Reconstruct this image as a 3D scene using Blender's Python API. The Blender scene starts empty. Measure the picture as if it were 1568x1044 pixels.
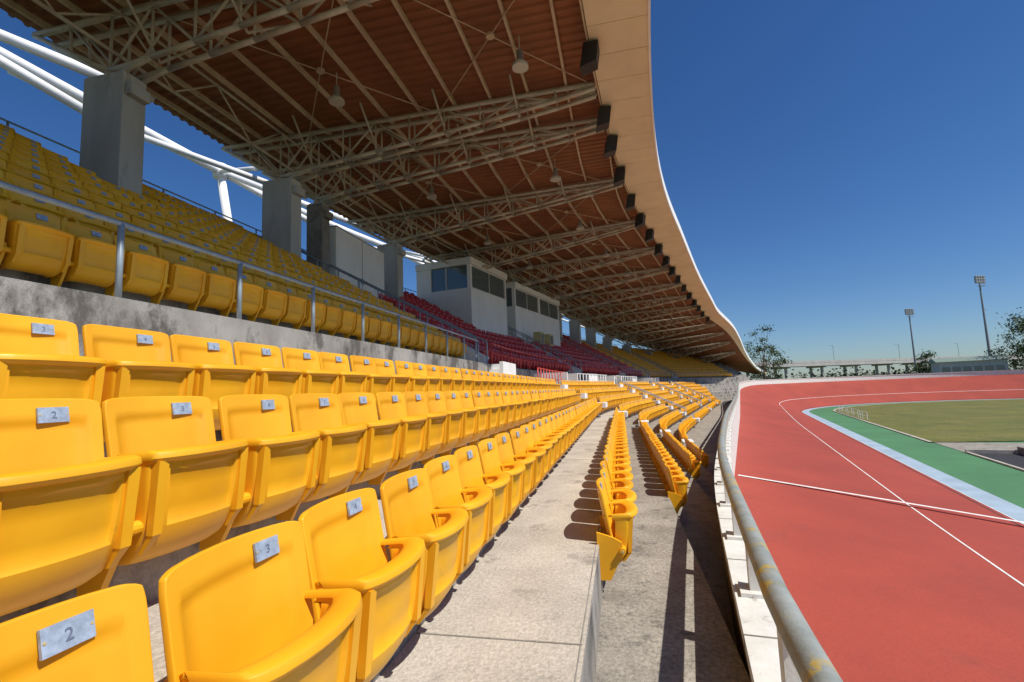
import bpy, bmesh, math, random
import numpy as np
from mathutils import Vector, Matrix
random.seed(7)
S=bpy.context.scene
EYE=1.19
# ------------------------------------------------------------ materials
def mat(name, col, rough=0.6, var=0.0, scale=3.0, bump=0.0, bscale=40.0, metal=0.0, col2=None, det=5.0, spec=0.5, streak=None, spots=None, grain=0.0, gscale=90.0, objvar=0.0, ramp=(.33,.67)):
    m=bpy.data.materials.new(name); m.use_nodes=True
    nt=m.node_tree; N=nt.nodes; L=nt.links
    b=N['Principled BSDF']
    b.inputs['Roughness'].default_value=rough
    b.inputs['Metallic'].default_value=metal
    b.inputs['Specular IOR Level'].default_value=spec
    geo=N.new('ShaderNodeNewGeometry')
    c=(col[0],col[1],col[2],1)
    src=None
    if var>0 or col2:
        no=N.new('ShaderNodeTexNoise'); no.inputs['Scale'].default_value=scale; no.inputs['Detail'].default_value=det; no.inputs['Roughness'].default_value=0.65
        mp=N.new('ShaderNodeMapping')
        if streak: mp.inputs['Scale'].default_value=streak
        L.new(geo.outputs['Position'],mp.inputs['Vector']); L.new(mp.outputs[0],no.inputs['Vector'])
        r=N.new('ShaderNodeValToRGB'); e=r.color_ramp.elements
        e[0].position=ramp[0]; e[1].position=ramp[1]
        if col2: e[0].color=(col2[0],col2[1],col2[2],1)
        else: e[0].color=tuple(x*(1-var) for x in col)+(1,)
        e[1].color=c if col2 else tuple(min(1,x*(1+var*0.6)) for x in col)+(1,)
        L.new(no.outputs['Fac'],r.inputs['Fac']); src=r.outputs['Color']
        def mixin(fac,A,B,mode='MIX'):
            mx=N.new('ShaderNodeMix'); mx.data_type='RGBA'; mx.blend_type=mode
            if isinstance(B,tuple): mx.inputs['B'].default_value=B
            else: L.new(B,mx.inputs['B'])
            if isinstance(fac,float): mx.inputs['Factor'].default_value=fac
            else: L.new(fac,mx.inputs['Factor'])
            L.new(A,mx.inputs['A']); return mx.outputs['Result']
        if spots:
            n2=N.new('ShaderNodeTexNoise'); n2.inputs['Scale'].default_value=spots[0]; n2.inputs['Detail'].default_value=6; n2.inputs['Roughness'].default_value=0.7
            if streak: L.new(mp.outputs[0],n2.inputs['Vector'])
            else: L.new(geo.outputs['Position'],n2.inputs['Vector'])
            r2=N.new('ShaderNodeValToRGB'); r2.color_ramp.elements[0].position=spots[1]; r2.color_ramp.elements[1].position=spots[2]
            L.new(n2.outputs['Fac'],r2.inputs['Fac'])
            src=mixin(r2.outputs['Color'],src,(*spots[3],1))
        if grain>0:
            n4=N.new('ShaderNodeTexNoise'); n4.inputs['Scale'].default_value=gscale; n4.inputs['Detail'].default_value=3; n4.inputs['Roughness'].default_value=.8
            L.new(geo.outputs['Position'],n4.inputs['Vector'])
            r4=N.new('ShaderNodeValToRGB'); r4.color_ramp.elements[0].position=.35; r4.color_ramp.elements[1].position=.6
            g=1-grain; r4.color_ramp.elements[0].color=(g,g,g,1); r4.color_ramp.elements[1].color=(1,1,1,1)
            L.new(n4.outputs['Fac'],r4.inputs['Fac']); src=mixin(1.0,src,r4.outputs['Color'],'MULTIPLY')
        if objvar>0:
            oi=N.new('ShaderNodeObjectInfo'); r5=N.new('ShaderNodeValToRGB')
            g=1-objvar; r5.color_ramp.elements[0].color=(g,g*.97,g,1); r5.color_ramp.elements[1].color=(1,1,1,1)
            L.new(oi.outputs['Random'],r5.inputs['Fac']); src=mixin(1.0,src,r5.outputs['Color'],'MULTIPLY')
        L.new(src,b.inputs['Base Color'])
    else:
        b.inputs['Base Color'].default_value=c
    if bump>0:
        n3=N.new('ShaderNodeTexNoise'); n3.inputs['Scale'].default_value=bscale; n3.inputs['Detail'].default_value=3
        L.new(geo.outputs['Position'],n3.inputs['Vector'])
        bu=N.new('ShaderNodeBump'); bu.inputs['Strength'].default_value=bump; bu.inputs['Distance'].default_value=0.01
        L.new(n3.outputs['Fac'],bu.inputs['Height']); L.new(bu.outputs['Normal'],b.inputs['Normal'])
    return m
M={}
M['yellow']=mat('yellow_plastic',(0.93,0.485,0.016),0.42,scale=2.6,col2=(.88,.41,.009),det=3,objvar=.10,spec=.5,spots=(11,.64,.80,(.62,.30,.03)))
M['red']=mat('red_plastic',(0.62,0.028,0.035),0.42,var=0.15,scale=2.0,det=2,objvar=.2)
M['plate']=mat('number_plate',(0.33,0.41,0.53),0.4,var=0.3,scale=40)
M['digit']=mat('digit_paint',(0.13,0.16,0.24),0.6)
M['knob']=mat('pivot_metal',(0.55,0.45,0.20),0.45)
M['conc']=mat('concrete',(0.66,0.60,0.51),0.9,scale=1.1,col2=(0.46,0.415,0.35),bump=0.7,bscale=55,spots=(1.9,0.57,0.72,(0.21,0.185,0.155)),grain=.30,gscale=38)
M['concfloor']=mat('weathered_floor',(0.47,0.425,0.36),0.95,scale=2.2,col2=(0.28,0.25,0.21),bump=0.8,bscale=45,spots=(5,0.55,0.70,(0.13,0.115,0.10)),grain=.45,gscale=30)
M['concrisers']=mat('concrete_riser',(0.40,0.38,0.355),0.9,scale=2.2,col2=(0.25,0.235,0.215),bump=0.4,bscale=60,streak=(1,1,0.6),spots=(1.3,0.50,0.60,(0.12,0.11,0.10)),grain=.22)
M['concdark']=mat('weathered_concrete',(0.33,0.30,0.26),0.95,scale=2.4,col2=(0.20,0.18,0.155),bump=0.4,bscale=50,spots=(4,0.57,0.7,(0.10,0.09,0.08)),grain=.2)
M['column']=mat('column_render',(0.54,0.54,0.52),0.9,scale=1.8,col2=(0.43,0.42,0.40),bump=0.2,streak=(1,1,0.25),spots=(1.9,0.58,0.72,(0.25,0.23,0.21)))
M['white']=mat('white_paint',(0.89,0.89,0.88),0.6,scale=1.5,col2=(0.80,0.79,0.77),streak=(1,1,0.3),bump=0.1)
M['coping']=mat('coping_paint',(0.80,0.79,0.75),0.6,scale=5,col2=(0.66,0.64,0.58),bump=0.2,spots=(7,.60,.70,(.33,.30,.24)))
M['wallout']=mat('wall_paint_olive',(0.34,0.25,0.11),0.85,scale=3,col2=(0.22,0.17,0.09),bump=0.3)
M['rail']=mat('galvanised_rail',(0.34,0.41,0.47),0.45,metal=0.15,scale=6,col2=(0.25,0.30,0.35))
M['railfront']=mat('painted_pipe',(0.34,0.36,0.34),0.5,scale=7,col2=(0.22,0.24,0.22),spots=(6,0.55,0.62,(0.46,0.33,0.08)),bump=.2,bscale=90)
M['redrail']=mat('red_rail',(0.6,0.06,0.05),0.5)
M['roof']=mat('roof_sheet',(0.32,0.122,0.046),0.6,scale=0.5,col2=(0.22,0.084,0.034))
M['steel']=mat('truss_paint',(0.62,0.56,0.46),0.6,scale=2.0,col2=(0.44,0.37,0.28))
M['purlin']=mat('purlin_paint',(0.62,0.49,0.34),0.6,scale=2.0,col2=(0.47,0.35,0.23))
M['soffit']=mat('soffit_panel',(0.87,0.73,0.50),0.7,scale=0.7,col2=(0.76,0.62,0.42))
M['black']=mat('black_cabinet',(0.012,0.012,0.014),0.5)
M['glass']=mat('window_glass',(0.10,0.14,0.15),0.05,spec=1.0)
M['lampglass']=mat('lamp_reflector',(0.55,0.53,0.45),0.3)
M['redtrack']=mat('track_red',(0.40,0.060,0.034),0.85,scale=0.35,col2=(0.32,0.047,0.028),bump=0.3,bscale=120,spots=(.8,0.58,0.80,(0.26,0.053,0.036)),grain=.18,gscale=26)
M['line']=mat('line_paint',(0.80,0.78,0.74),0.7,var=0.18,scale=5)
M['blackline']=mat('black_line_paint',(0.03,0.03,0.03),0.8)
M['blue']=mat('band_blue',(0.35,0.45,0.54),0.8,var=0.15,scale=0.8)
M['green']=mat('apron_green',(0.085,0.25,0.105),0.85,scale=0.3,col2=(0.065,0.19,0.08),bump=0.2,bscale=90,grain=.15,gscale=20)
M['grass']=mat('grass',(0.20,0.19,0.035),0.95,scale=0.35,col2=(0.11,0.125,0.02),bump=0.8,bscale=18,det=8,spots=(.5,.54,.75,(.24,.185,.06)),grain=.38,gscale=7)
M['ground']=mat('ground_soil',(0.16,0.17,0.07),0.95,scale=0.03,col2=(0.09,0.11,0.05),bump=0.3)
M['pit_shade']=mat('pit_shade',(0.03,0.03,0.034),0.9,var=0.2,scale=2)  # near-black: shade of the sunken ramp put into the colour
M['bark']=mat('bark',(0.12,0.09,0.06),0.95,var=0.3,scale=8)
M['leaf']=mat('foliage',(0.10,0.13,0.03),0.8,scale=1.5,col2=(0.035,0.06,0.016),det=2)
M['leaf2']=mat('foliage_far',(0.08,0.10,0.045),0.9,scale=0.3,col2=(0.04,0.055,0.028),det=2)
M['mast']=mat('mast_steel',(0.28,0.29,0.30),0.5)
M['pane']=mat('floodlight_face',(0.5,0.5,0.48),0.3)
M['bframe']=mat('aluminium',(0.7,0.7,0.68),0.4)
M['cream']=mat('cream_paint',(0.62,0.55,0.25),0.6,var=0.1)
M['roofgreen']=mat('roof_tiles',(0.20,0.26,0.22),0.7,var=0.1)
M['bridge']=mat('bridge_concrete',(0.44,0.43,0.41),0.9,var=0.15,scale=.4)

# ------------------------------------------------------------ mesh builder
class MB:
    def __init__(s): s.v=[]; s.f=[]; s.m=[]; s.mats=[]
    def mi(s,k):
        if k not in s.mats: s.mats.append(k)
        return s.mats.index(k)
    def face(s,pts,k):
        b=len(s.v); s.v.extend([tuple(p) for p in pts]); s.f.append(tuple(range(b,b+len(pts)))); s.m.append(s.mi(k))
    def box8(s,p,k):
        b=len(s.v); s.v.extend([tuple(q) for q in p]); i=s.mi(k)
        for f in ((3,2,1,0),(4,5,6,7),(0,1,5,4),(1,2,6,5),(2,3,7,6),(3,0,4,7)):
            s.f.append(tuple(b+j for j in f)); s.m.append(i)
    def box(s,c,ax,ay,az,k):
        c=Vector(c);ax=Vector(ax);ay=Vector(ay);az=Vector(az)
        s.box8([c-ax-ay-az,c+ax-ay-az,c+ax+ay-az,c-ax+ay-az,c-ax-ay+az,c+ax-ay+az,c+ax+ay+az,c-ax+ay+az],k)
    def beam(s,a,b,w,h,k):
        a=Vector(a);b=Vector(b); d=b-a
        if d.length<1e-6: return
        t=d.normalized(); up=Vector((0,0,1))
        if abs(t.z)>0.95: up=Vector((0,1,0))
        r=t.cross(up).normalized(); u=r.cross(t).normalized()
        s.box((a+b)/2,d/2,r*(w/2),u*(h/2),k)
    def tube(s,a,b,r,k,n=6,r2=None,caps=True):
        a=Vector(a);b=Vector(b); d=b-a
        if d.length<1e-6: return
        if r2 is None: r2=r
        t=d.normalized(); up=Vector((0,0,1)) if abs(t.z)<0.95 else Vector((0,1,0))
        x=t.cross(up).normalized(); y=t.cross(x)
        bi=len(s.v); i=s.mi(k)
        for q,rr in((a,r),(b,r2)):
            for j in range(n):
                an=2*math.pi*j/n; s.v.append(tuple(q+x*(rr*math.cos(an))+y*(rr*math.sin(an))))
        for j in range(n):
            s.f.append((bi+j,bi+(j+1)%n,bi+n+(j+1)%n,bi+n+j)); s.m.append(i)
        if caps:
            s.f.append(tuple(bi+j for j in range(n-1,-1,-1))); s.m.append(i)
            s.f.append(tuple(bi+n+j for j in range(n))); s.m.append(i)
    def poly(s,pts,r,k,n=8):
        bi=len(s.v); i=s.mi(k); P=[Vector(p) for p in pts]
        for q in range(len(P)):
            t=(P[min(q+1,len(P)-1)]-P[max(q-1,0)]).normalized()
            up=Vector((0,0,1)) if abs(t.z)<0.95 else Vector((0,1,0))
            x=t.cross(up).normalized(); y=t.cross(x)
            for j in range(n):
                an=2*math.pi*j/n; s.v.append(tuple(P[q]+x*(r*math.cos(an))+y*(r*math.sin(an))))
        for q in range(len(P)-1):
            for j in range(n):
                a=bi+q*n+j; b=bi+q*n+(j+1)%n
                s.f.append((a,b,b+n,a+n)); s.m.append(i)
    def sheet(s,rows,k,closed=False):
        bi=len(s.v); i=s.mi(k) if isinstance(k,str) else None
        n=len(rows[0])
        for r in rows: s.v.extend([tuple(p) for p in r])
        for q in range(len(rows)-1):
            for j in range(n-1 if not closed else n):
                a=bi+q*n+j; b=bi+q*n+(j+1)%n
                s.f.append((a,b,b+n,a+n)); s.m.append(i if i is not None else s.mi(k[j]))
    def mesh(s,name,smooth=False):
        me=bpy.data.meshes.new(name); me.from_pydata(s.v,[],s.f)
        for k in s.mats: me.materials.append(M[k])
        me.polygons.foreach_set('material_index',s.m)
        if smooth: me.polygons.foreach_set('use_smooth',[True]*len(s.f))
        me.update(); return me
    def obj(s,name,parent=None,smooth=False):
        o=bpy.data.objects.new(name,s.mesh(name,smooth)); S.collection.objects.link(o)
        if parent: o.parent=parent
        return o
def empty(name,loc=(0,0,0)):
    e=bpy.data.objects.new(name,None); S.collection.objects.link(e); e.location=loc; e.empty_display_size=0.3; return e

# ------------------------------------------------------------ stand axis
ds=0.25; SS=np.arange(-14,125,ds)
def head(s):
    if s<17: return 0.0
    if s<31: return 0.2213*(lambda x:x*x*(3-2*x))((s-17)/14)
    if s<62: return 0.2213
    return 0.2213+(s-62)/60.0
HD=np.array([head(s) for s in SS]); 
BX=np.zeros_like(SS);BY=np.zeros_like(SS); BY[0]=-14
for i in range(1,len(SS)):
    h=(HD[i]+HD[i-1])/2; BX[i]=BX[i-1]+math.sin(h)*ds; BY[i]=BY[i-1]+math.cos(h)*ds
def hd(s): return float(np.interp(s,SS,HD))
def P(s,o,z=0.0):
    h=hd(s); return Vector((float(np.interp(s,SS,BX))+o*math.cos(h), float(np.interp(s,SS,BY))-o*math.sin(h), z))
def NT(s):
    h=hd(s); return Vector((math.cos(h),-math.sin(h),0)),Vector((math.sin(h),math.cos(h),0))

# ------------------------------------------------------------ wall / track path
CX,CY,RO=47.3,58.1,33.6; PH0=0.2268
ctrl=[(.15,-40),(.22,-26),(.30,-12),(.42,-4),(.50,-0.5),(.61,1.71),(.76,3.07),(1.24,6.45),(1.9,9.9),(3.25,16.3)]
def cr(p0,p1,p2,p3,t):
    return tuple(0.5*((2*p1[i])+(-p0[i]+p2[i])*t+(2*p0[i]-5*p1[i]+4*p2[i]-p3[i])*t*t+(-p0[i]+3*p1[i]-3*p2[i]+p3[i])*t**3) for i in(0,1))
arc0=(CX-RO*math.cos(PH0),CY+RO*math.sin(PH0))
cc=ctrl+[(3.25+(arc0[0]-3.25)*.15,16.3+(arc0[1]-16.3)*.15)]
W=[]
for i in range(1,len(ctrl)-1+0):
    p0,p1,p2,p3=cc[i-1],cc[i],cc[i+1],cc[min(i+2,len(cc)-1)]
    L_=math.dist(p1,p2); n=max(2,int(L_/0.5))
    for j in range(n): W.append(cr(p0,p1,p2,p3,j/n))
p1=ctrl[-1]; n=50
for j in range(n): W.append((p1[0]+(arc0[0]-p1[0])*j/n,p1[1]+(arc0[1]-p1[1])*j/n))
for j in range(0,121):
    a=PH0+math.pi*j/120; W.append((CX-RO*math.cos(a),CY+RO*math.sin(a)))
e=W[-1]; dx,dy=-math.sin(PH0),-math.cos(PH0)
for j in range(1,60): W.append((e[0]+dx*1.7*j,e[1]+dy*1.7*j))
W=np.array(W)
seg=np.hypot(*np.diff(W,axis=0).T); WT=np.concatenate([[0],np.cumsum(seg)])
tan=np.gradient(W,axis=0); tan/=np.hypot(tan[:,0],tan[:,1])[:,None]
for _ in range(3): 
    tan[1:-1]=(tan[:-2]+2*tan[1:-1]+tan[2:])/4
tan/=np.hypot(tan[:,0],tan[:,1])[:,None]
WN=np.stack([tan[:,1],-tan[:,0]],1)
i_arc=int(np.argmin(np.hypot(W[:,0]-arc0[0],W[:,1]-arc0[1]))); t_a0=WT[i_arc]; t_a1=t_a0+math.pi*RO
def sm(x): x=max(0,min(1,x)); return x*x*(3-2*x)
def turn(t): return sm((t-(t_a0-26))/40)*(1-sm((t-(t_a1-14))/40))
ZIN=EYE-3.87
ZO=np.array([-1.61+(0.80+1.61)*turn(t) for t in WT]); ZT=np.array([-0.06+(1.50+0.06)*turn(t) for t in WT])
def wall_off(s):
    b=P(s,0); n,t=NT(s)
    d=W-np.array([b.x,b.y]); al=d[:,0]*t.x+d[:,1]*t.y; of=d[:,0]*n.x+d[:,1]*n.y
    best=None
    for i in np.where(al[:-1]*al[1:]<=0)[0]:
        if abs(of[i])<14:
            f=al[i]/(al[i]-al[i+1]+1e-9); v=of[i]+(of[i+1]-of[i])*f
            if best is None or v<best: best=v
    return best if best is not None else 6.0
WOS=np.arange(-12,100,0.5); WO=np.array([wall_off(s) for s in WOS])
def woff(s): return float(np.interp(s,WOS,WO))
def tp(i,w,z): return (W[i,0]+WN[i,0]*w, W[i,1]+WN[i,1]*w, z)
NW=len(W)
def tz(i,w): 
    f=min(1,max(0,w/6.6)); return ZO[i]+(ZIN-ZO[i])*f
def tstrip(mb,w0,w1,k,dz,n=1):
    rows=[]
    for i in range(NW):
        rows.append([tp(i,w0+(w1-w0)*j/n,tz(i,w0+(w1-w0)*j/n)+dz) for j in range(n+1)])
    mb.sheet(rows,k)

# ground
mb=MB(); mb.face([(-3000,-3000,-2.83),(3000,-3000,-2.83),(3000,3000,-2.83),(-3000,3000,-2.83)],'ground'); mb.obj('ground')
# track
track=empty('cycling_track')
mb=MB(); tstrip(mb,0.0,6.6,'redtrack',0,4); mb.obj('track_surface',track,True)
mb=MB(); tstrip(mb,4.23,4.275,'line',.006); tstrip(mb,6.60,6.63,'line',.008); mb.obj('lane_lines',track)
mb=MB(); tstrip(mb,6.42,6.46,'blackline',.006); mb.obj('measuring_line',track)
mb=MB(); tstrip(mb,6.6,7.35,'blue',.004); mb.obj('blue_band',track)
GO=10.0
mb=MB(); tstrip(mb,7.33,GO,'green',0); mb.obj('green_apron',track)
i0=int(np.argmin(np.hypot(W[:,0]-3.25,W[:,1]-16.3)))
c=Vector((W[i0,0],W[i0,1],0)); n_=Vector((WN[i0,0],WN[i0,1],0)); t_=Vector((tan[i0,0],tan[i0,1],0))
mb=MB()
mb.face([c+n_*w+t_*tt+Vector((0,0,tz(i0,w)+.012)) for w,tt in((0.1,-.08),(7.35,-.08),(7.35,.08),(0.1,.08))],'line'); mb.obj('finish_line',track)
nF=Vector((.9744,-.2249,0)); tF=Vector((.2249,.9744,0))
def F(off,al,z): return c+nF*off+tF*al+Vector((0,0,z))
# infield grass
idx=[i for i in range(i0,NW) if W[i,1]+WN[i,1]*GO>32.6]
g1=F(60,18.6,ZIN+.03)
idx=[i for i in idx if not (W[i,0]>60 and W[i,1]<g1.y+2)]
ins=[tp(i,GO,ZIN+.03) for i in idx]
mb=MB(); mb.face([(p[0],p[1],ZIN+.03) for p in ins][::-1],'grass'); mb.obj('infield_grass')
mb=MB()
mb.sheet([[tp(i,GO-.16,ZIN+.06),tp(i,GO+.02,ZIN+.06),tp(i,GO+.02,ZIN-.05)] for i in idx],'conc'); mb.sheet([[tp(i,GO-.16,ZIN-.05),tp(i,GO-.16,ZIN+.06)] for i in idx],'conc')
mb.obj('grass_kerb')
x0,y0=ins[0][0],ins[0][1]
jj=[i for i in range(NW) if i<idx[0]]
pv=[tp(i,GO-.02,ZIN-.01) for i in jj+[idx[0]]]
mb=MB(); mb.face([(p[0],p[1],ZIN-.012) for p in pv]+[(x0+66,y0+.5,ZIN-.012),(x0+66,-26,ZIN-.012)],'green'); mb.obj('infield_paving')
mb=MB()
al0=14.8
def fq(o0,a0,o1,a1,z,k): mb.face([F(o0,a0,z),F(o1,a0,z),F(o1,a1,z),F(o0,a1,z)],k)
fq(10.05,al0,30,al0+4.6,ZIN+.006,'concfloor')
fq(12.0,-8,30,al0,ZIN+.006,'concfloor')
fq(10.12,-8,11.98,al0-.12,ZIN+.002,'pit_shade')  # flat sheet, its dark colour stands in for shade inside the sunken ramp
mb.box(F(11.05,al0-.06,ZIN+.08),nF*1.05,tF*.06,Vector((0,0,.09)),'conc')
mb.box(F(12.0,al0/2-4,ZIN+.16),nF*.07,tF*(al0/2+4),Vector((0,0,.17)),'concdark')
mb.box(F(10.06,al0/2-4,ZIN+.03),nF*.06,tF*(al0/2+4),Vector((0,0,.04)),'conc')
mb.obj('service_ramp')
mb=MB(); bp=[]
for j in range(12):
    t=t_a0-13+j*1.45; i=int(np.argmin(abs(WT-t))); bp.append(tp(i,GO+.4,ZIN))
for q in bp: mb.tube((q[0],q[1],ZIN),(q[0],q[1],ZIN+.75),.03,'white')
for h in(.35,.75): mb.poly([(q[0],q[1],ZIN+h) for q in bp],.025,'white',6)
mb.obj('infield_barrier')

# perimeter wall
wall=empty('perimeter_wall')
mb=MB(); mb2=MB()
rows=[];rows2=[]
for i in range(NW):
    zt=ZT[i]
    rows.append([tp(i,.0,-2.8),tp(i,.0,zt-.08),tp(i,-.16,zt-.08),tp(i,-.16,-2.8)])
    rows2.append([tp(i,.05,zt-.08),tp(i,.05,zt),tp(i,-.19,zt),tp(i,-.19,zt-.08)])
mb.sheet(rows,['coping','coping','wallout'],False); mb.obj('wall_body',wall)
mb2.sheet(rows2,'coping',True); mb2.obj('white_coping',wall)
mb=MB(); mr=MB(); mj=MB(); rp=[]
wi=lambda t:(float(np.interp(t,WT,W[:,0])),float(np.interp(t,WT,W[:,1])),float(np.interp(t,WT,WN[:,0])),float(np.interp(t,WT,WN[:,1])),float(np.interp(t,WT,ZT)))
t_end=t_a0+10; t=8.0
while t<t_end:
    x,y,nx,ny,zt=wi(t); n=Vector((nx,ny,0)); tt=Vector((-ny,nx,0))
    cpt=Vector((x,y,zt))-n*.07
    mb.box(cpt+Vector((0,0,.012)),n*.09,tt*.10,Vector((0,0,.012)),'coping')
    mb.box(cpt+Vector((0,0,.155)),n*.035,tt*.05,Vector((0,0,.135)),'coping')
    x,y,nx,ny,zt=wi(t+.56); n=Vector((nx,ny,0)); tt=Vector((-ny,nx,0)); mj.box(Vector((x,y,zt-.038))-n*.07,n*.1225,tt*.006,Vector((0,0,.0405)),'concdark')
    t+=1.12
t=6.0
while t<t_end:
    x,y,nx,ny,zt=wi(t); rp.append((x-nx*.07,y-ny*.07,zt+.335)); t+=0.4
mr.poly(rp,.054,'railfront',14); mr.obj('pipe_rail',wall,True); mb.obj('rail_stubs',wall); mj.obj('coping_joints',wall)

# ------------------------------------------------------------ terrace
prof=[(9,-1.6),(2.225,-1.6),(2.225,-1.2),(1.405,-1.2),(1.405,-.8),(.585,-.8),(.585,-.4),(-.235,-.4),(-.235,0),
      (-1.085,0),(-1.085,.402),(-1.905,.402),(-1.905,.804),(-2.725,.804),(-2.725,1.206),(-4.5,1.206),(-4.5,2.21)]
mk=[]
UR=11
for j in range(UR):
    o=-5.26-.82*j; prof.append((o,2.21+.47*j)); 
    if j<UR-1: prof.append((o,2.21+.47*(j+1)))
prof.append((-13.46,2.21+.47*UR)) ; prof.append((-14.3,2.21+.47*UR)); prof.append((-14.3,-2.8))
for a,b in zip(prof[:-1],prof[1:]):
    horizontal=abs(a[1]-b[1])<1e-6
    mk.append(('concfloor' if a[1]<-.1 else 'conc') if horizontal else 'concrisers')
rows=[]; s=-12.0; slist=[]
while s<=98: slist.append(s); s+=1.0
for s in slist:
    w=woff(s)-.1
    rows.append([P(s,min(o,w),z) for o,z in prof])
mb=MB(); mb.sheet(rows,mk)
for r in(rows[0],rows[-1]):
    pts=[(q.x,q.y,q.z) for q in r]+[(r[0].x,r[0].y,-2.8)]
    mb.face(pts,'concrisers')
terr=mb.obj('grandstand_terrace')
mb=MB()
for s in np.arange(-3.6,64,6.0):
    n,t=NT(s)
    for (oa,ob,z) in((-.25,-1.08,0.0),(.57,-.22,-.4),(-2.74,-4.48,1.206)):
        mb.box(P(s,(oa+ob)/2,z+.001),n*abs(oa-ob)/2,t*.005,Vector((0,0,.0025)),'concdark')
    mb.box(P(s,-4.497,1.7),n*.004,t*.006,Vector((0,0,.49)),'concdark')
rows=[[P(s,-.232,-.012),P(s,-.258,.003)] for s in np.arange(-4,64,.5)]; mb.sheet(rows,'concdark')
mb.obj('expansion_joints',terr)
LA=[(20.0,21.2),(34.0,35.2),(48.,49.2),(62.,63.2)]
UA=[(15.6,17.2),(31.8,33.2),(46,47.4),(60,61.4),(74,75.4)]
mb=MB()
for a,b in UA:
    sc=(a+b)/2; n,t=NT(sc)
    for j in range(UR-1):
        o=-5.26-.82*j; z=2.21+.47*j
        mb.box(P(sc,o+.2,z+.1175),n*.2,t*(b-a)/2*.85,Vector((0,0,.1175)),'conc')
    for ss in(a+.05,b-.05):
        n,t=NT(ss); A_=P(ss,-4.75,2.30);B_=P(ss,-12.6,6.80)
        mb.beam(A_,B_,.12,.42,'white')
for a,b in LA:
    sc=(a+b)/2; n,t=NT(sc)
    for k in range(-3,4):
        o=-.235-.82*k; z=.402*(k)
        mb.box(P(sc,o+.2,z+.1),n*.2,t*(b-a)/2*.9,Vector((0,0,.1)),'white')
for sa,dr in((14.9,1),(31.0,1),(45.2,1),(59.2,1)):
    for q in range(5):
        sc=sa+.9+q*.28; n,t=NT(sc); 
        mb.box(P(sc,-4.15,1.206+(q+1)*.1),n*.33,t*.14,Vector((0,0,(q+1)*.1)),'white')
    n,t=NT(sa+1.5)
    mb.box(P(sa+1.6,-3.79,1.206+.5),n*.06,t*1.0,Vector((0,0,.5)),'white')
mb.obj('aisle_steps',terr)
mb=MB()
for s,o,z in((1.5,-1.085,.20),(3.6,-1.085,.20),(1.0,-1.905,.60)):
    for q in range(5): mb.box(P(s,o+.006,z-.05+q*.025),Vector((.005,0,0)),Vector((0,.13,0)),Vector((0,0,.006)),'concdark')
mb.obj('vent_grilles',terr)

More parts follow.
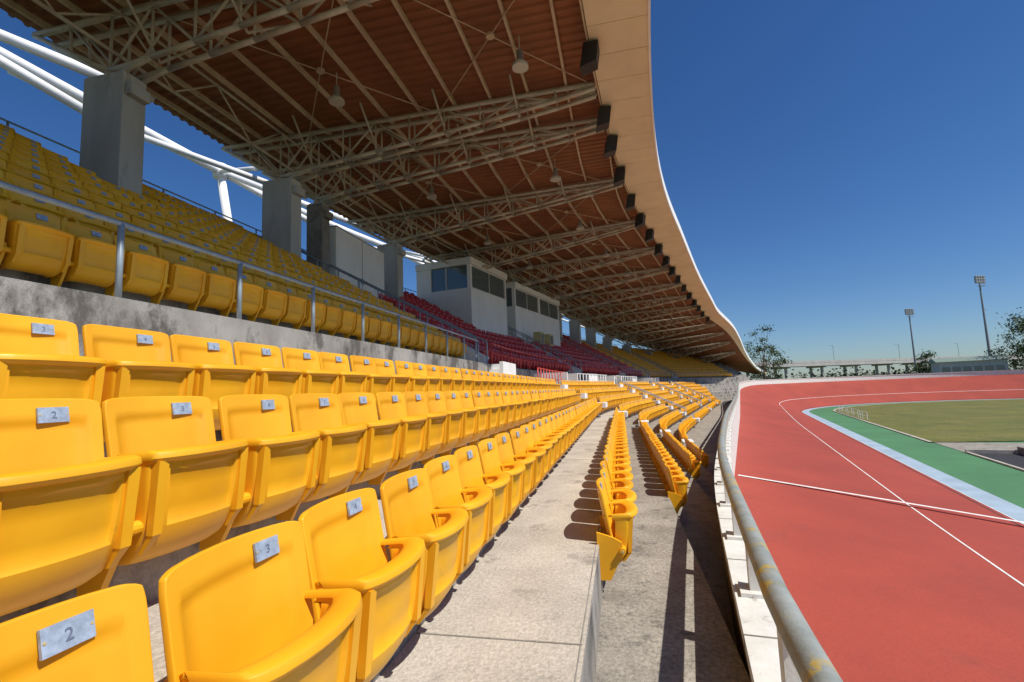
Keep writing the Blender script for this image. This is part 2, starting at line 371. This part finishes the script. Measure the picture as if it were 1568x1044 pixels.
# ------------------------------------------------------------ seat
def grid_obj(rows,k,th,bev):
    mb=MB(); mb.sheet(rows,k); me=mb.mesh('tmp',True)
    o=bpy.data.objects.new('tmp',me); S.collection.objects.link(o)
    bm=bmesh.new(); bm.from_mesh(me); bmesh.ops.recalc_face_normals(bm,faces=bm.faces); bm.to_mesh(me); bm.free()
    so=o.modifiers.new('s','SOLIDIFY'); so.thickness=th; so.offset=0
    be=o.modifiers.new('b','BEVEL'); be.width=bev; be.segments=2; be.limit_method='ANGLE'; be.angle_limit=math.radians(50)
    dg=bpy.context.evaluated_depsgraph_get(); m2=bpy.data.meshes.new_from_object(o.evaluated_get(dg))
    bpy.data.objects.remove(o); return m2
PY=.10
def seat_mesh(color,name):
    parts=[]
    rows=[]
    fs=[0,.12,.25,.38,.5,.6,.70,.78,.835,.85,.90,.94,.97,.99,1]
    ys=[-1,-.975,-.94,-.88,-.83,-.81,-.6,-.4,-.2,0,.2,.4,.6,.81,.83,.88,.94,.975,1]
    for f in fs:
        r=[]
        for yn in ys:
            hw=.240-.010*(1-f)
            topz=.828-.005*yn*yn-.014*abs(yn)**11
            z=.34+(topz-.34)*f
            y=yn*hw*(1-.025*max(0,(f-.90)/.10)**2*abs(yn)**8)
            x=.014+.085*(1-f)+.036*yn*yn
            if abs(yn)<.82 and f<.84: x-=.006
            r.append((x,y,z))
        rows.append(r)
    parts.append(grid_obj(rows,color,.018,.005))
    pr=[(.205,.600,.212),(.230,.617,.216),(.262,.622,.220),(.282,.615,.221),(.286,.600,.221),(.276,.590,.219),(.256,.583,.217),(.255,.565,.215),(.254,.55,.214),(.251,.48,.211),(.245,.42,.207),(.237,.37,.203),(.233,.352,.202),(.212,.30,.195),(.18,.255,.186),(.14,.228,.176),(.10,.218,.166)]
    rows=[]
    cols=[-1,-.95,-.84,-.76,-.73,-.45,-.2,0,.2,.45,.73,.76,.84,.95,1]
    for q,(x,z,hw) in enumerate(pr):
        r=[]
        bk=max(.03,x-.16) if q<6 else max(.03,x-.11)
        r.append((bk,-hw,z-(.010 if q<6 else 0))); r.append((x-.030,-hw,z))
        for yn in cols:
            bul=.036*(1-yn*yn) if q<8 else .036*(1-yn*yn)*max(.5,1-(q-7)*.055)
            xx=x+bul-.016*(abs(yn)**6)
            if 8<=q<=11 and abs(yn)<.75: xx-=.016
            r.append((xx,yn*hw*.985,z))
        r.append((x-.030,hw,z)); r.append((bk,hw,z-(.010 if q<6 else 0)))
        rows.append(r)
    parts.append(grid_obj(rows,color,.012,.004))
    mb=MB()
    for sgn in(-1,1):
        y=sgn*.192
        mb.box8([(.228,y-.018,.33),(.256,y-.018,.33),(.256,y+.018,.33),(.228,y+.018,.33),
                 (.248,y-.020,.588),(.282,y-.020,.588),(.282,y+.020,.588),(.248,y+.020,.588)],color)
        mb.box8([(.185,y-.010,.262),(.202,y-.010,.262),(.202,y+.010,.262),(.185,y+.010,.262),
                 (.230,y-.016,.33),(.2555,y-.016,.33),(.2555,y+.016,.33),(.230,y+.016,.33)],color)
    y=-.25
    pl=[(.0,.14),(.09,.14),(.165,.29),(.195,.37),(.185,.42),(.12,.455),(.0,.49)]
    b0=len(mb.v); ii=mb.mi(color)
    for yy in(y-.013,y+.013): mb.v.extend([(px,yy,pz) for px,pz in pl])
    nn=len(pl); mb.f.append(tuple(range(b0,b0+nn))); mb.m.append(ii); mb.f.append(tuple(range(b0+2*nn-1,b0+nn-1,-1))); mb.m.append(ii)
    for q in range(nn): mb.f.append((b0+q,b0+nn+q,b0+nn+(q+1)%nn,b0+(q+1)%nn)); mb.m.append(ii)
    mb.tube((.19,-.292,.36),(.19,-.208,.36),.025,color,12)
    mb.tube((.19,-.300,.36),(.19,-.200,.36),.011,'knob',8)
    mb.tube((.19,.205,.36),(.19,.236,.36),.023,color,12)
    for yy in(-.17,.17): mb.tube((.062,yy,.56),(.076,yy,.56),.007,'knob',8)
    mb.box((.0425,PY,.773),(.0035,0,.0007),(.0003,.045,0),(-.005,0,.025),'plate')
    for yy in(-.040,.040): mb.tube((.045,PY+yy,.774),(.0475,PY+yy,.774),.003,'knob',6)
    parts.append(mb.mesh('x'))
    bm=bmesh.new(); mats=[]
    out=bpy.data.meshes.new(name); 
    for p in parts:
        base=[]
        for mm in p.materials:
            if mm not in mats: mats.append(mm)
            base.append(mats.index(mm))
        for pl_ in p.polygons: pl_.material_index=base[pl_.material_index] if base else 0
        bm.from_mesh(p)
    bm.to_mesh(out); bm.free()
    for mm in mats: out.materials.append(mm)
    return out
seatY=seat_mesh('yellow','yellow_seat'); seatR=seat_mesh('red','red_seat')
digits={}
for d in range(1,10):
    cu=bpy.data.curves.new('t',type='FONT'); cu.body=str(d); cu.size=.033; cu.align_x='CENTER'; cu.align_y='CENTER'; cu.extrude=.0004
    o=bpy.data.objects.new('t',cu); S.collection.objects.link(o)
    dg=bpy.context.evaluated_depsgraph_get(); dm=bpy.data.meshes.new_from_object(o.evaluated_get(dg)); bpy.data.objects.remove(o)
    dm.materials.clear(); dm.materials.append(M['digit']); digits[d]=dm
def seat_row(sa,sb,o,z,gaps,colf,dig=0,phase=.15):
    e=empty('seat_row',P(sa,o,z)); inv=Matrix.Translation(-e.location)
    s=math.ceil((sa-phase)/.5)*.5+phase
    while s<sb:
        if not any(a-.2<s<b+.2 for a,b in gaps):
            me=seatR if colf(s)=='r' else seatY
            ob=bpy.data.objects.new('seat',me); S.collection.objects.link(ob); ob.parent=e
            p=P(s,o-.02,z); mt=Matrix.Translation(p)@Matrix.Rotation(-hd(s)+random.uniform(-.010,.010),4,'Z')@Matrix.Rotation(random.uniform(-.018,.018),4,'Y')
            ob.matrix_local=inv@mt
            if dig and s<8:
                d=int(round((s-phase)/.5)-dig)%9+1
                t=bpy.data.objects.new('number',digits[d]); S.collection.objects.link(t); t.parent=e
                rot=Matrix(((0,0,1,0),(1,0,0,0),(0,1,0,0),(0,0,0,1)))
                t.matrix_local=inv@mt@Matrix.Translation((.0473,PY,.772))@Matrix.Rotation(-.185,4,'Y')@rot
        s+=.5
yl=lambda s:'y'
for k,(o,z,sa,sb) in enumerate([(-1.05,0,-2,76),(-1.87,.402,-2,76),(-2.69,.804,-2,76),(-.23,-.4,4.1,74),(.59,-.8,7.6,72),(1.41,-1.2,12.0,70),(2.23,-1.6,15.8,68)]):
    seat_row(sa,sb,o,z,LA,yl,dig=(9,1,1,0,0,0,0)[k])
redf=lambda s:'r' if 16<s<58 else 'y'
BOOTH=[(26.9,31.7),(33.2,43.0)]
for j in range(UR):
    o=-5.2-.82*j; g=list(UA)
    if o<-9.0: g+=BOOTH+[(26.7,43.4)]
    if o<-10.0: g+=[(15.0,21.8)]
    if o<-10.6: g+=[(8.3,9.3)]
    seat_row(-3,94,o,2.21+.47*j,g,redf,dig=(4 if j==0 else 0),phase=.22)

# ------------------------------------------------------------ handrails
def handrail(s0,s1,o,z,h,k,name='handrail',sp=1.48,mid=True,r=.026):
    mb=MB(); ps=[]; s=s0
    while s<=s1+1e-6:
        p=P(s,o,z); mb.tube(p,p+Vector((0,0,h)),r*1.05,k,8); s+=sp
    s=s0; 
    while s<=s1+1e-6: ps.append(P(s,o,z+h)); s+=sp/2
    mb.poly(ps,r,k,8)
    if mid: mb.poly([p-Vector((0,0,h*.45)) for p in ps],r*.6,k,6)
    return mb.obj(name,None,True)
handrail(3.56-1.48*4,15.4,-4.54,2.2,.73,'rail',mid=False,r=.027)
handrail(17.2,31.2,-4.55,2.21,.8,'redrail'); handrail(33.4,45.6,-4.55,2.21,.8,'redrail'); handrail(47.6,59.6,-4.55,2.21,.8,'rail'); handrail(61.6,90,-4.55,2.21,.8,'rail')
handrail(-6,92,-13.7,6.95,1.05,'rail',sp=2.0)
def slope_rail(s,o0,z0,o1,z1,k,name='stair_handrail',h=.85,n=5):
    mb=MB()
    for q in range(n+1):
        f=q/n; p=P(s,o0+(o1-o0)*f,z0+(z1-z0)*f); mb.tube(p,p+Vector((0,0,h)),.025,k,6)
    a=P(s,o0,z0+h);b=P(s,o1,z1+h); mb.tube(a,b,.028,k,8); mb.tube(a-Vector((0,0,.4)),b-Vector((0,0,.4)),.018,k,6)
    mb.obj(name)
for a,b in UA:
    for s in(a+.1,b-.1): slope_rail(s,-4.7,2.2,-12.5,6.5,'rail',n=9)
for a,b in LA[1:]:
    for s in(a+.1,b-.1): slope_rail(s,1.8,-1.2,-2.6,.9,'rail',n=5)
for a,b in((18.0,24.5),(26.5,33.5),(36,44)):
    handrail(a,b,-3.0,1.206,.85,'white' if a>20 else 'redrail',name='barrier_rail',sp=.65,r=.022)
for sa in(23.5,34.5,50.5):
    n,t=NT(sa); mb=MB()
    mb.box(P(sa,-3.6,1.206+.42),n*.85,t*.08,Vector((0,0,.42)),'white')
    mb.box(P(sa+2.2,-3.6,1.206+.42),n*.85,t*.08,Vector((0,0,.42)),'white')
    mb.obj('entrance_parapet')

# ------------------------------------------------------------ roof
OFS=np.arange(-16,127,.5); OFR=np.interp(OFS,[-16,0,10,14,18.5,25,31,45,62,76,86,96,106,127],[0.9,1.0,1.12,1.32,1.85,2.6,2.6,2.6,3.2,3.5,1.4,-3.0,-7.8,-8.0])
kk=np.ones(15)/15; OFR2=OFR.copy()
for _ in range(3):
    OFR2=np.convolve(np.pad(OFR2,7,mode='edge'),kk,mode='valid')
def of_(s): return float(np.interp(s,OFS,OFR2))
def ob_(s): return float(np.interp(s,[-14,75,90,106,125],[-14.2,-14.2,-13.2,-9.0,-9.0]))
def smooth_interp(s,xs,ys):
    return sum(float(np.interp(s+d,xs,ys)) for d in(-5,-2.5,0,2.5,5))/5
def hf(s): return smooth_interp(s,[-14,45,65,75,83,95,106,125],[9.8,9.8,9.3,8.6,7.6,5.2,1.2,1.0])
def hb(s): return smooth_interp(s,[-14,40,60,83,95,106,125],[9.75,9.75,9.4,7.0,4.2,1.0,1.0])
def R(s,v,dz=0.0):
    o=ob_(s)+(of_(s)-ob_(s))*v; z=EYE+hb(s)+(hf(s)-hb(s))*v+dz
    return P(s,o,z)
def vo(s,o): return (o-ob_(s))/(of_(s)-ob_(s))
roof=empty('grandstand_roof'); SE=105.5
mb=MB(); rows=[]; s=-12.0; per=.32
while s<SE:
    for dsx,dz in((0,0),(.08,0),(.12,.06),(.28,.06)):
        rows.append([R(s+dsx,v,dz) for v in(0,.33,.66,.93)])
    s+=per
mb.sheet(rows,'roof'); mb.obj('corrugated_sheet',roof)
mb=MB(); rows=[[R(s,v,.12) for v in(0,.5,1)] for s in np.arange(-12,SE+.1,2)]; mb.sheet(rows,'white'); mb.obj('top_sheet',roof)
mb=MB()
for q,o in enumerate(np.arange(-13.6,0.3,1.25)):
    ss=list(np.arange(-12,78,2.0))
    for a,b in zip(ss[:-1],ss[1:]):
        mb.beam(R(a,vo(a,o),-.09),R(b,vo(b,o),-.09),.075,.15,'purlin')
mb.obj('purlins',roof)
mb=MB(); s=-12.0
def sp(s_,o,dz): return R(s_,vo(s_,o),dz)
while s<SE-1:
    a=s+.010;b=s+1.2-.010
    w=1.58 if s<70 else max(.3,1.58*(SE-s)/(SE-70))
    oa,ob2=of_(a)-w,of_(b)-w
    j=random.uniform(-.006,.006)
    mb.box8([sp(a,oa,-.34+j),sp(a,of_(a)-.03,-.34),sp(b,of_(b)-.03,-.34),sp(b,ob2,-.34+j),sp(a,oa,-.02),sp(a,of_(a)-.03,-.02),sp(b,of_(b)-.03,-.02),sp(b,ob2,-.02)],'soffit')
    s+=1.2
mb.obj('soffit_panels',roof)
mb=MB(); rows=[]
for s in np.arange(-12,SE+.1,.8):
    rows.append([sp(s,of_(s)-.028,-.37),sp(s,of_(s)+.04,-.37),sp(s,of_(s)+.04,.10),sp(s,of_(s)-.028,.10)])
mb.sheet(rows,'white',True); mb.obj('fascia',roof)
mb=MB(); rows=[]
for s in np.arange(-12,SE+.1,.8):
    w=1.60 if s<70 else max(.3,1.6*(SE-s)/(SE-70))
    rows.append([sp(s,of_(s)-w-.05,-.36),sp(s,of_(s)-w,-.36),sp(s,of_(s)-w,.0),sp(s,of_(s)-w-.05,.0)])
mb.sheet(rows,'purlin',True); mb.obj('edge_channel',roof)
TS=[2.6,8.8,14.8,16.9,22.2,28.4,34.5,41,47.5,54,60.5,67,73.5,80,86,92]
mt=MB()
def R2(s,o,dz): return R(s,max(0,min(1,vo(s,o))),dz)
for s in TS:
    oc=-11.5; oe=of_(s)-1.7; npan=9
    for ds_ in(-.22,.22):
        ss=s+ds_
        top=[R2(ss,oc+(oe-oc)*q/npan,-.26) for q in range(npan+1)]
        bot=[R2(ss,oc+(oe-oc)*q/npan,-.30-1.30*(1-q/npan)**.85-.12) for q in range(npan+1)]
        mt.beam(top[0],top[-1],.10,.12,'steel')
        for a,b in zip(bot[:-1],bot[1:]): mt.tube(a,b,.068,'steel',8)
        for q in range(npan+1):
            mt.tube(top[q],bot[q],.034,'steel',6)
            if q<npan: mt.tube(top[q+1] if q%2==0 else top[q],bot[q] if q%2==0 else bot[q+1],.036,'steel',6)
        tl=R2(ss,-14.0,-.26); mt.beam(top[0],tl,.11,.11,'steel'); mt.tube(bot[0],tl,.06,'steel',8)
        m_=R2(ss,-12.8,-.26); mt.tube(m_,(bot[0]+tl)/2,.036,'steel',6); mt.tube(bot[0],m_,.036,'steel',6)
        mt.tube(bot[0],Vector((bot[0].x,bot[0].y,EYE+7.85)),.09,'steel',8)
        mt.tube(bot[1],P(ss,oc+.2,EYE+7.9),.06,'steel',8)
    for q in(1,3,5,7):
        b=R2(s,oc+(oe-oc)*q/npan,-.42-1.30*(1-q/npan)**.85)
        for sg in(-1,1):
            mt.tube(b,R2(s+sg*1.25,oc+(oe-oc)*q/npan,-.17),.036,'steel',6)
mt.obj('main_trusses',roof,True)
ml=MB()
for o,dep in((-11.2,1.1),):
    ss=list(np.arange(-4,78,1.4)); 
    for q,(a,b) in enumerate(zip(ss[:-1],ss[1:])):
        ml.tube(R2(a,o,-.3),R2(b,o,-.3),.04,'steel',6); ml.tube(R2(a,o,-.3-dep),R2(b,o,-.3-dep),.045,'steel',6)
        ml.tube(R2(a,o,-.3 if q%2 else -.3-dep),R2(b,o,-.3-dep if q%2 else -.3),.028,'steel',6)
ml.obj('longitudinal_trusses',roof,True)
mc=MB()
for a,b in zip(TS[:-5],TS[1:-4]):
    if b-a<3: continue
    for oa,ob2 in((-10.5,-5.5),(-5.5,-.2)):
        mc.tube(R2(a,oa,-.2),R2(b,ob2,-.2),.016,'purlin',5); mc.tube(R2(a,ob2,-.2),R2(b,oa,-.2),.016,'purlin',5)
        c_=(R2(a,oa,-.2)+R2(b,ob2,-.2))/2; mc.tube(c_-Vector((0,0,.04)),c_+Vector((0,0,.04)),.12,'purlin',8)
mc.obj('bracing_rods',roof)
def lamp(s,o):
    e=R2(s,o,-.2); mb=MB()
    mb.tube((0,0,0),(0,0,-.55),.015,'steel',6); mb.tube((0,0,-.45),(0,0,-.73),.085,'concdark',10,r2=.10)
    mb.tube((0,0,-.73),(0,0,-.86),.10,'lampglass',14,r2=.22,caps=False); mb.tube((0,0,-.86),(0,0,-.94),.22,'lampglass',14,r2=.225)
    ob=mb.obj('pendant_lamp',None,False); ob.location=e
for s in(5.5,12,19.2,25.5,31.5,38,44.5,51,57.5,64):
    for o in(-2.1,-7.6): lamp(s,o)
for s in(9.3,12.7,15.9,17.9,20.7,24,27,30,33.5,37,40.5,44,48,52,56,60,64,68):
    mb=MB(); b=[(-.25,-.22,-.66),(.20,-.22,-.54),(.20,.22,-.54),(-.25,.22,-.66),(-.12,-.26,0),(.28,-.26,0),(.28,.26,0),(-.12,.26,0)]
    mb.box8(b,'black'); mb.beam((0.05,0,0),(0.05,0,.25),.06,.06,'steel')
    ob=mb.obj('loudspeaker'); ob.location=R2(s,of_(s)-1.62,-.42); ob.rotation_euler=(0,0,-hd(s)+random.uniform(-.25,.25))

def column(s,o0,o1,w,z0,z1,k='column',name='concrete_column'):
    mb=MB(); n,t=NT(s); c=P(s,(o0+o1)/2,0)
    mb.box(c+Vector((0,0,(z0+z1)/2)),n*abs(o1-o0)/2,t*w/2,Vector((0,0,(z1-z0)/2)),k)
    mb.box(c+n*(abs(o1-o0)/2+.10)+Vector((0,0,z1-.45)),n*.10,t*w*.42,Vector((0,0,.14)),k)
    mb.box(c+Vector((0,0,z1+.03)),n*.3,t*.2,Vector((0,0,.03)),'steel')
    ob=mb.obj(name); bv=ob.modifiers.new('b','BEVEL'); bv.width=.02; bv.segments=2
for s in TS:
    if abs(s-16.9)<.1: column(s-.3,-11.0,-11.7,.5,4,EYE+7.7,'concdark')
    else:
        zt_=min(EYE+7.95,EYE+hb(s)-1.5)
        column(s,-11.0,-12.2,.58,4,zt_)
mb=MB()
mb.box(P(19.0,-11.5,6.7),Vector((.62,0,0)),Vector((0,2.05,0)),Vector((0,0,1.45)),'white'); mb.box(P(19.0,-10.87,6.3),Vector((.012,0,0)),Vector((0,.13,0)),Vector((0,0,.13)),'plate'); mb.box(P(19.0,-11.5,8.17),Vector((.67,0,0)),Vector((0,2.1,0)),Vector((0,0,.02)),'column')
mb.box(P(19.0,-10.872,7.0),Vector((.008,0,0)),Vector((0,.008,0)),Vector((0,0,1.1)),'concdark')
mb.obj('equipment_room')

def booth(s0,s1,of,ob,z0,z1,splits,name='press_box'):
    e=empty(name,P((s0+s1)/2,(of+ob)/2,z0)); iv=-e.location
    mb=MB()
    def Q(s,o,z): return P(s,o,z)+iv
    wz0=z0+(z1-z0)*.47; wz1=z0+(z1-z0)*.88
    def slab(sa,sb,oa,ob_,za,zb,k): 
        mb.box8([Q(sa,ob_,za),Q(sa,oa,za),Q(sb,oa,za),Q(sb,ob_,za),Q(sa,ob_,zb),Q(sa,oa,zb),Q(sb,oa,zb),Q(sb,ob_,zb)],k)
    slab(s0,s1,of,ob,z0-1.6,wz0,'white'); slab(s0-.08,s1+.08,of+.10,ob,wz1,z1,'white')
    xs=[s0]+splits+[s1]
    for q,x in enumerate(xs):
        a=max(s0,x-.16);b=min(s1,x+.16)
        slab(a,b,of-.003,of-.25,wz0,wz1,'white')
    slab(s0+.003,s0+.2,ob+1.1,ob,wz0,wz1,'white'); slab(s1-.2,s1,of-.3,ob,wz0,wz1,'white')
    slab(s0+.01,s1-.01,ob+.18,ob+.01,wz0,wz1,'white')
    slab(s0+.1,s1-.1,of-.10,of-.12,wz0,wz1,'glass'); slab(s0+.08,s0+.10,of-.15,ob+1.1,wz0,wz1,'glass')
    for x0_,x1 in zip(xs[:-1],xs[1:]):
        for zz in(wz0+.03,wz1-.03): slab(x0_+.16,x1-.16,of-.06,of-.10,zz-.03,zz+.03,'bframe')
        xm=(x0_+x1)/2; slab(xm-.03,xm+.03,of-.055,of-.098,wz0+.06,wz1-.06,'bframe')
    om=(of+ob)/2+.2; slab(s0+.04,s0+.079,om+.03,om-.03,wz0,wz1,'bframe')
    mb.obj('booth_shell',e)
booth(26.9,31.7,-9.6,-13.6,6.1,9.75,[])
booth(33.2,43.0,-9.6,-13.2,6.0,9.45,[38.1])
for s in(35.2,37.2):
    mb=MB(); n,t=NT(s); c_=P(s,-8.6,5.2)
    mb.box(c_,n*.3,t*.42,Vector((0,0,.5)),'cream'); mb.box(c_+n*.305,n*.01,t*.3,Vector((0,0,.34)),'concdark'); mb.obj('air_conditioner')

# white steel space frame behind
sf=empty('steel_space_frame'); mb=MB()
mb.poly([P(s,-20,13.4) for s in np.arange(-10,75,2)],.21,'white',12)
for s in np.arange(-3.9,74,12.0):
    a=P(s,-20,13.4)
    mb.tube(a,P(s+2.6,-20,-2.8),.21,'white',12)
    mb.tube(a,P(s-5,-26,16.5),.15,'white',12)
    mb.tube(a,P(s+5,-17.5,11.4),.17,'white',10)
    mb.tube(P(s+5,-17.5,11.4),R2(s+11,-13.8,-.3),.12,'white',10)
    mb.tube(a,R2(s+3.5,-13.8,-.1),.16,'white',10); mb.tube(a,R2(s-3.5,-13.8,-.1),.10,'white',10)
    mb.tube(a-Vector((0,0,.36)),a+Vector((0,0,.36)),.34,'white',12)
mb.obj('tubes',sf,True)

# ------------------------------------------------------------ far things
br=empty('overpass_bridge'); mb=MB()
A=Vector((10,215,8.2)); B=Vector((460,470,9.6)); d=(B-A).normalized(); rr=Vector((d.y,-d.x,0))
mb.beam(A,B,11,1.5,'bridge')
for sd in(-5.4,5.4): mb.beam(A+rr*sd+Vector((0,0,1.2)),B+rr*sd+Vector((0,0,1.2)),.3,1.1,'bridge')
Ln=(B-A).length; x=8
while x<Ln:
    c_=A+d*x; 
    for sd in(-3,3): mb.tube(Vector((c_.x,c_.y,-2.8))+rr*sd,c_+rr*sd-Vector((0,0,.6)),.7,'bridge',8)
    mb.beam(c_-rr*5-Vector((0,0,1.1)),c_+rr*5-Vector((0,0,1.1)),1.4,.9,'bridge'); x+=22
mb.obj('deck_and_piers',br)
mb=MB(); x=14
while x<Ln:
    c_=A+d*x+rr*5+Vector((0,0,.8)); mb.tube(c_,c_+Vector((0,0,8)),.10,'mast',6); mb.beam(c_+Vector((0,0,8)),c_+Vector((0,0,8.2))-rr*1.8,.15,.1,'mast'); x+=44
mb.obj('road_lamps',br)
def lowb(x,y,w,dp,h,ang,name='low_building'):
    e=empty(name,(x,y,-2.8)); e.rotation_euler=(0,0,ang); mb=MB()
    mb.box((0,0,h/2),(w/2,0,0),(0,dp/2,0),(0,0,h/2),'column')
    mb.box8([(-w/2-.6,-dp/2-.6,h),(w/2+.6,-dp/2-.6,h),(w/2+.6,dp/2+.6,h),(-w/2-.6,dp/2+.6,h),(-w/2-.6,-.2,h+1.2),(w/2+.6,-.2,h+1.2),(w/2+.6,.2,h+1.2),(-w/2-.6,.2,h+1.2)],'roofgreen')
    q=-w/2+1.5
    while q<w/2-1:
        mb.box((q,-dp/2-.02,h*.66),(.85,0,0),(0,.03,0),(0,0,h*.14),'glass'); q+=2.2
    mb.box((0,-dp/2-.03,h*.40),(w/2-.3,0,0),(0,.03,0),(0,0,h*.05),'green')
    mb.obj('building_body',e)
lowb(94,158,14,8,7.4,-.3); lowb(66,190,22,8,3.4,.3)
def floodmast(x,y,h,ang):
    e=empty('floodlight_mast',(x,y,-2.8)); e.rotation_euler=(0,0,ang); mb=MB()
    mb.tube((0,0,0),(0,0,h),.42,'mast',10,r2=.2)
    for r_ in range(3):
        z=h-.2+r_*.8; mb.beam((-1.6,0,z),(1.6,0,z),.12,.12,'mast')
        for q in range(4):
            xx=-1.35+q*.9; mb.box((xx,-.25,z+.1),(.33,0,0),(0,.16,.10),(0,-.12,.30),'mast'); mb.box((xx,-.42,z+.04),(.29,0,0),(0,.01,.006),(0,-.10,.25),'pane')
    mb.beam((-1.6,0,h-.2),(-1.6,0,h+1.6),.1,.1,'mast'); mb.beam((1.6,0,h-.2),(1.6,0,h+1.6),.1,.1,'mast')
    mb.beam((-1.2,-.5,h-1.2),(1.2,-.5,h-1.2),.8,.06,'mast')
    mb.obj('mast_and_lamps',e)
floodmast(111,215,28.0,.3); floodmast(104.5,166,30.5,.4)
def tree(x,y,h,w,nl,leaf=.35,k='leaf',clumps=22,trunk=.3,lowf=.35,name='tree',zb=-2.8,tight=1.0):
    e=empty(name,(x,y,zb)); mb=MB(); tips=[]
    pts=[Vector((0,0,0))]; 
    for q in range(1,5): pts.append(pts[-1]+Vector((random.uniform(-.3,.3),random.uniform(-.3,.3),h*.16)))
    for q,(a,b) in enumerate(zip(pts[:-1],pts[1:])): mb.tube(a,b,trunk*(1-.18*q),'bark',7,r2=trunk*(1-.18*(q+1)),caps=False)
    for q in range(clumps):
        st=pts[random.choice([2,3,4])]; an=random.uniform(0,6.28); zz=random.uniform(lowf,1.0); rad=w/2*math.sqrt(max(.05,1-((zz-.62)/.42)**2))*random.uniform(.45,1.0)
        tip=Vector((math.cos(an)*rad,math.sin(an)*rad,h*zz)); mid=(st+tip)/2+Vector((0,0,-.05*h))
        mb.tube(st,mid,trunk*.28,'bark',5,r2=trunk*.17,caps=False); mb.tube(mid,tip,trunk*.17,'bark',5,r2=.02,caps=False); tips.append(tip)
    mb.obj('trunk_and_limbs',e)
    ml=MB()
    for q in range(nl):
        c=random.choice(tips); sg=w*.085*tight*random.choice([.6,1,1.3])
        p=c+Vector((random.gauss(0,sg),random.gauss(0,sg),random.gauss(0,sg*.7)))
        u=Vector((random.gauss(0,1),random.gauss(0,1),random.gauss(0,.7))).normalized(); v_=u.cross(Vector((random.gauss(0,1),random.gauss(0,1),1))).normalized()
        l=leaf*random.uniform(.6,1.3); ml.face([p-u*l*.5,p+v_*l*.28,p+u*l*.5,p-v_*l*.28],k)
    ml.obj('crown',e)
tree(27.0,101,14.2,8.5,1900,.38,clumps=24,trunk=.2,lowf=.36,tight=.8)
tree(31.5,112,9.0,7.0,1400,.42,clumps=14,trunk=.2,tight=.8)
tree(106,152,18.0,17,9000,.6,clumps=46,trunk=.5,lowf=.12)
tree(117,163,14.0,13,5000,.6,clumps=36,trunk=.5,lowf=.12)
tree(108,203,11.5,9,3500,.6,clumps=26,trunk=.4,lowf=.2)
ml=MB(); 
for q in range(220):
    f=random.random(); x=-40+f*640; y=430-f*40+random.uniform(-30,30); h=random.uniform(3,6)
    for j in range(80):
        p=Vector((x+random.gauss(0,4.5),y+random.gauss(0,3),-2.8+min(1.6,abs(random.gauss(0,.6)))*h)); 
        u=Vector((random.gauss(0,1),random.gauss(0,1),random.gauss(0,1))).normalized(); v_=u.cross(Vector((0.3,random.gauss(0,1),1))).normalized(); l=random.uniform(1.2,2.6)
        ml.face([p-u*l*.5,p+v_*l*.4,p+u*l*.5,p-v_*l*.4],'leaf2')
for q in range(170):
    f=random.random(); x=34+f*180; y=182+f*40+random.uniform(-9,9)
    hh=random.uniform(3.2,5.4)
    for j in range(90):
        p=Vector((x+random.gauss(0,2.0),y+random.gauss(0,1.6),-2.8+min(1.5,abs(random.gauss(0,.6)))*hh))
        u=Vector((random.gauss(0,1),random.gauss(0,1),random.gauss(0,1))).normalized(); v_=u.cross(Vector((0.3,random.gauss(0,1),1))).normalized(); l=random.uniform(.6,1.2)
        ml.face([p-u*l*.5,p+v_*l*.4,p+u*l*.5,p-v_*l*.4],'leaf2')
ml.obj('distant_trees')

# ------------------------------------------------------------ light, sky
sd=Vector((1.0,-.38,1.42)).normalized()
el=math.asin(sd.z); az=math.atan2(sd.x,sd.y)
w=bpy.data.worlds.new('World'); S.world=w; w.use_nodes=True; nt=w.node_tree
bg=nt.nodes['Background']; sk=nt.nodes.new('ShaderNodeTexSky'); sk.sky_type='NISHITA'; sk.sun_disc=False
sk.sun_elevation=el; sk.sun_rotation=az; sk.air_density=1.0; sk.dust_density=0.3; sk.ozone_density=2.6; sk.altitude=100
hs=nt.nodes.new('ShaderNodeHueSaturation'); hs.inputs['Saturation'].default_value=1.22
tn=nt.nodes.new('ShaderNodeMix'); tn.data_type='RGBA'; tn.blend_type='MULTIPLY'; tn.inputs['Factor'].default_value=1.0; tn.inputs['B'].default_value=(.78,.94,1.20,1)
nt.links.new(sk.outputs[0],hs.inputs['Color']); nt.links.new(hs.outputs[0],tn.inputs['A']); nt.links.new(tn.outputs['Result'],bg.inputs[0]); bg.inputs[1].default_value=.080
sl=bpy.data.lights.new('sun','SUN'); sl.energy=5.0; sl.angle=math.radians(.5); sl.color=(1,.95,.86)
so=bpy.data.objects.new('sun',sl); S.collection.objects.link(so); so.rotation_euler=(-sd).to_track_quat('-Z','Y').to_euler()
cam=bpy.data.cameras.new('camera'); co=bpy.data.objects.new('camera',cam); S.collection.objects.link(co)
cam.lens=17.0; cam.sensor_width=36; cam.clip_start=.05; cam.clip_end=6000
yaw=math.radians(12.36); pit=math.radians(6.0); rol=math.radians(2.3)
fw=Vector((-math.sin(yaw)*math.cos(pit),math.cos(yaw)*math.cos(pit),math.sin(pit))); R0=Vector((math.cos(yaw),math.sin(yaw),0)); U0=R0.cross(fw)
cr_=R0*math.cos(rol)-U0*math.sin(rol); cu_=R0*math.sin(rol)+U0*math.cos(rol)
m=Matrix((( cr_.x,cu_.x,-fw.x,0),(cr_.y,cu_.y,-fw.y,0),(cr_.z,cu_.z,-fw.z,EYE),(0,0,0,1)))
co.matrix_world=m; S.camera=co
S.view_settings.view_transform='Standard'; S.view_settings.look='None'; S.view_settings.exposure=0
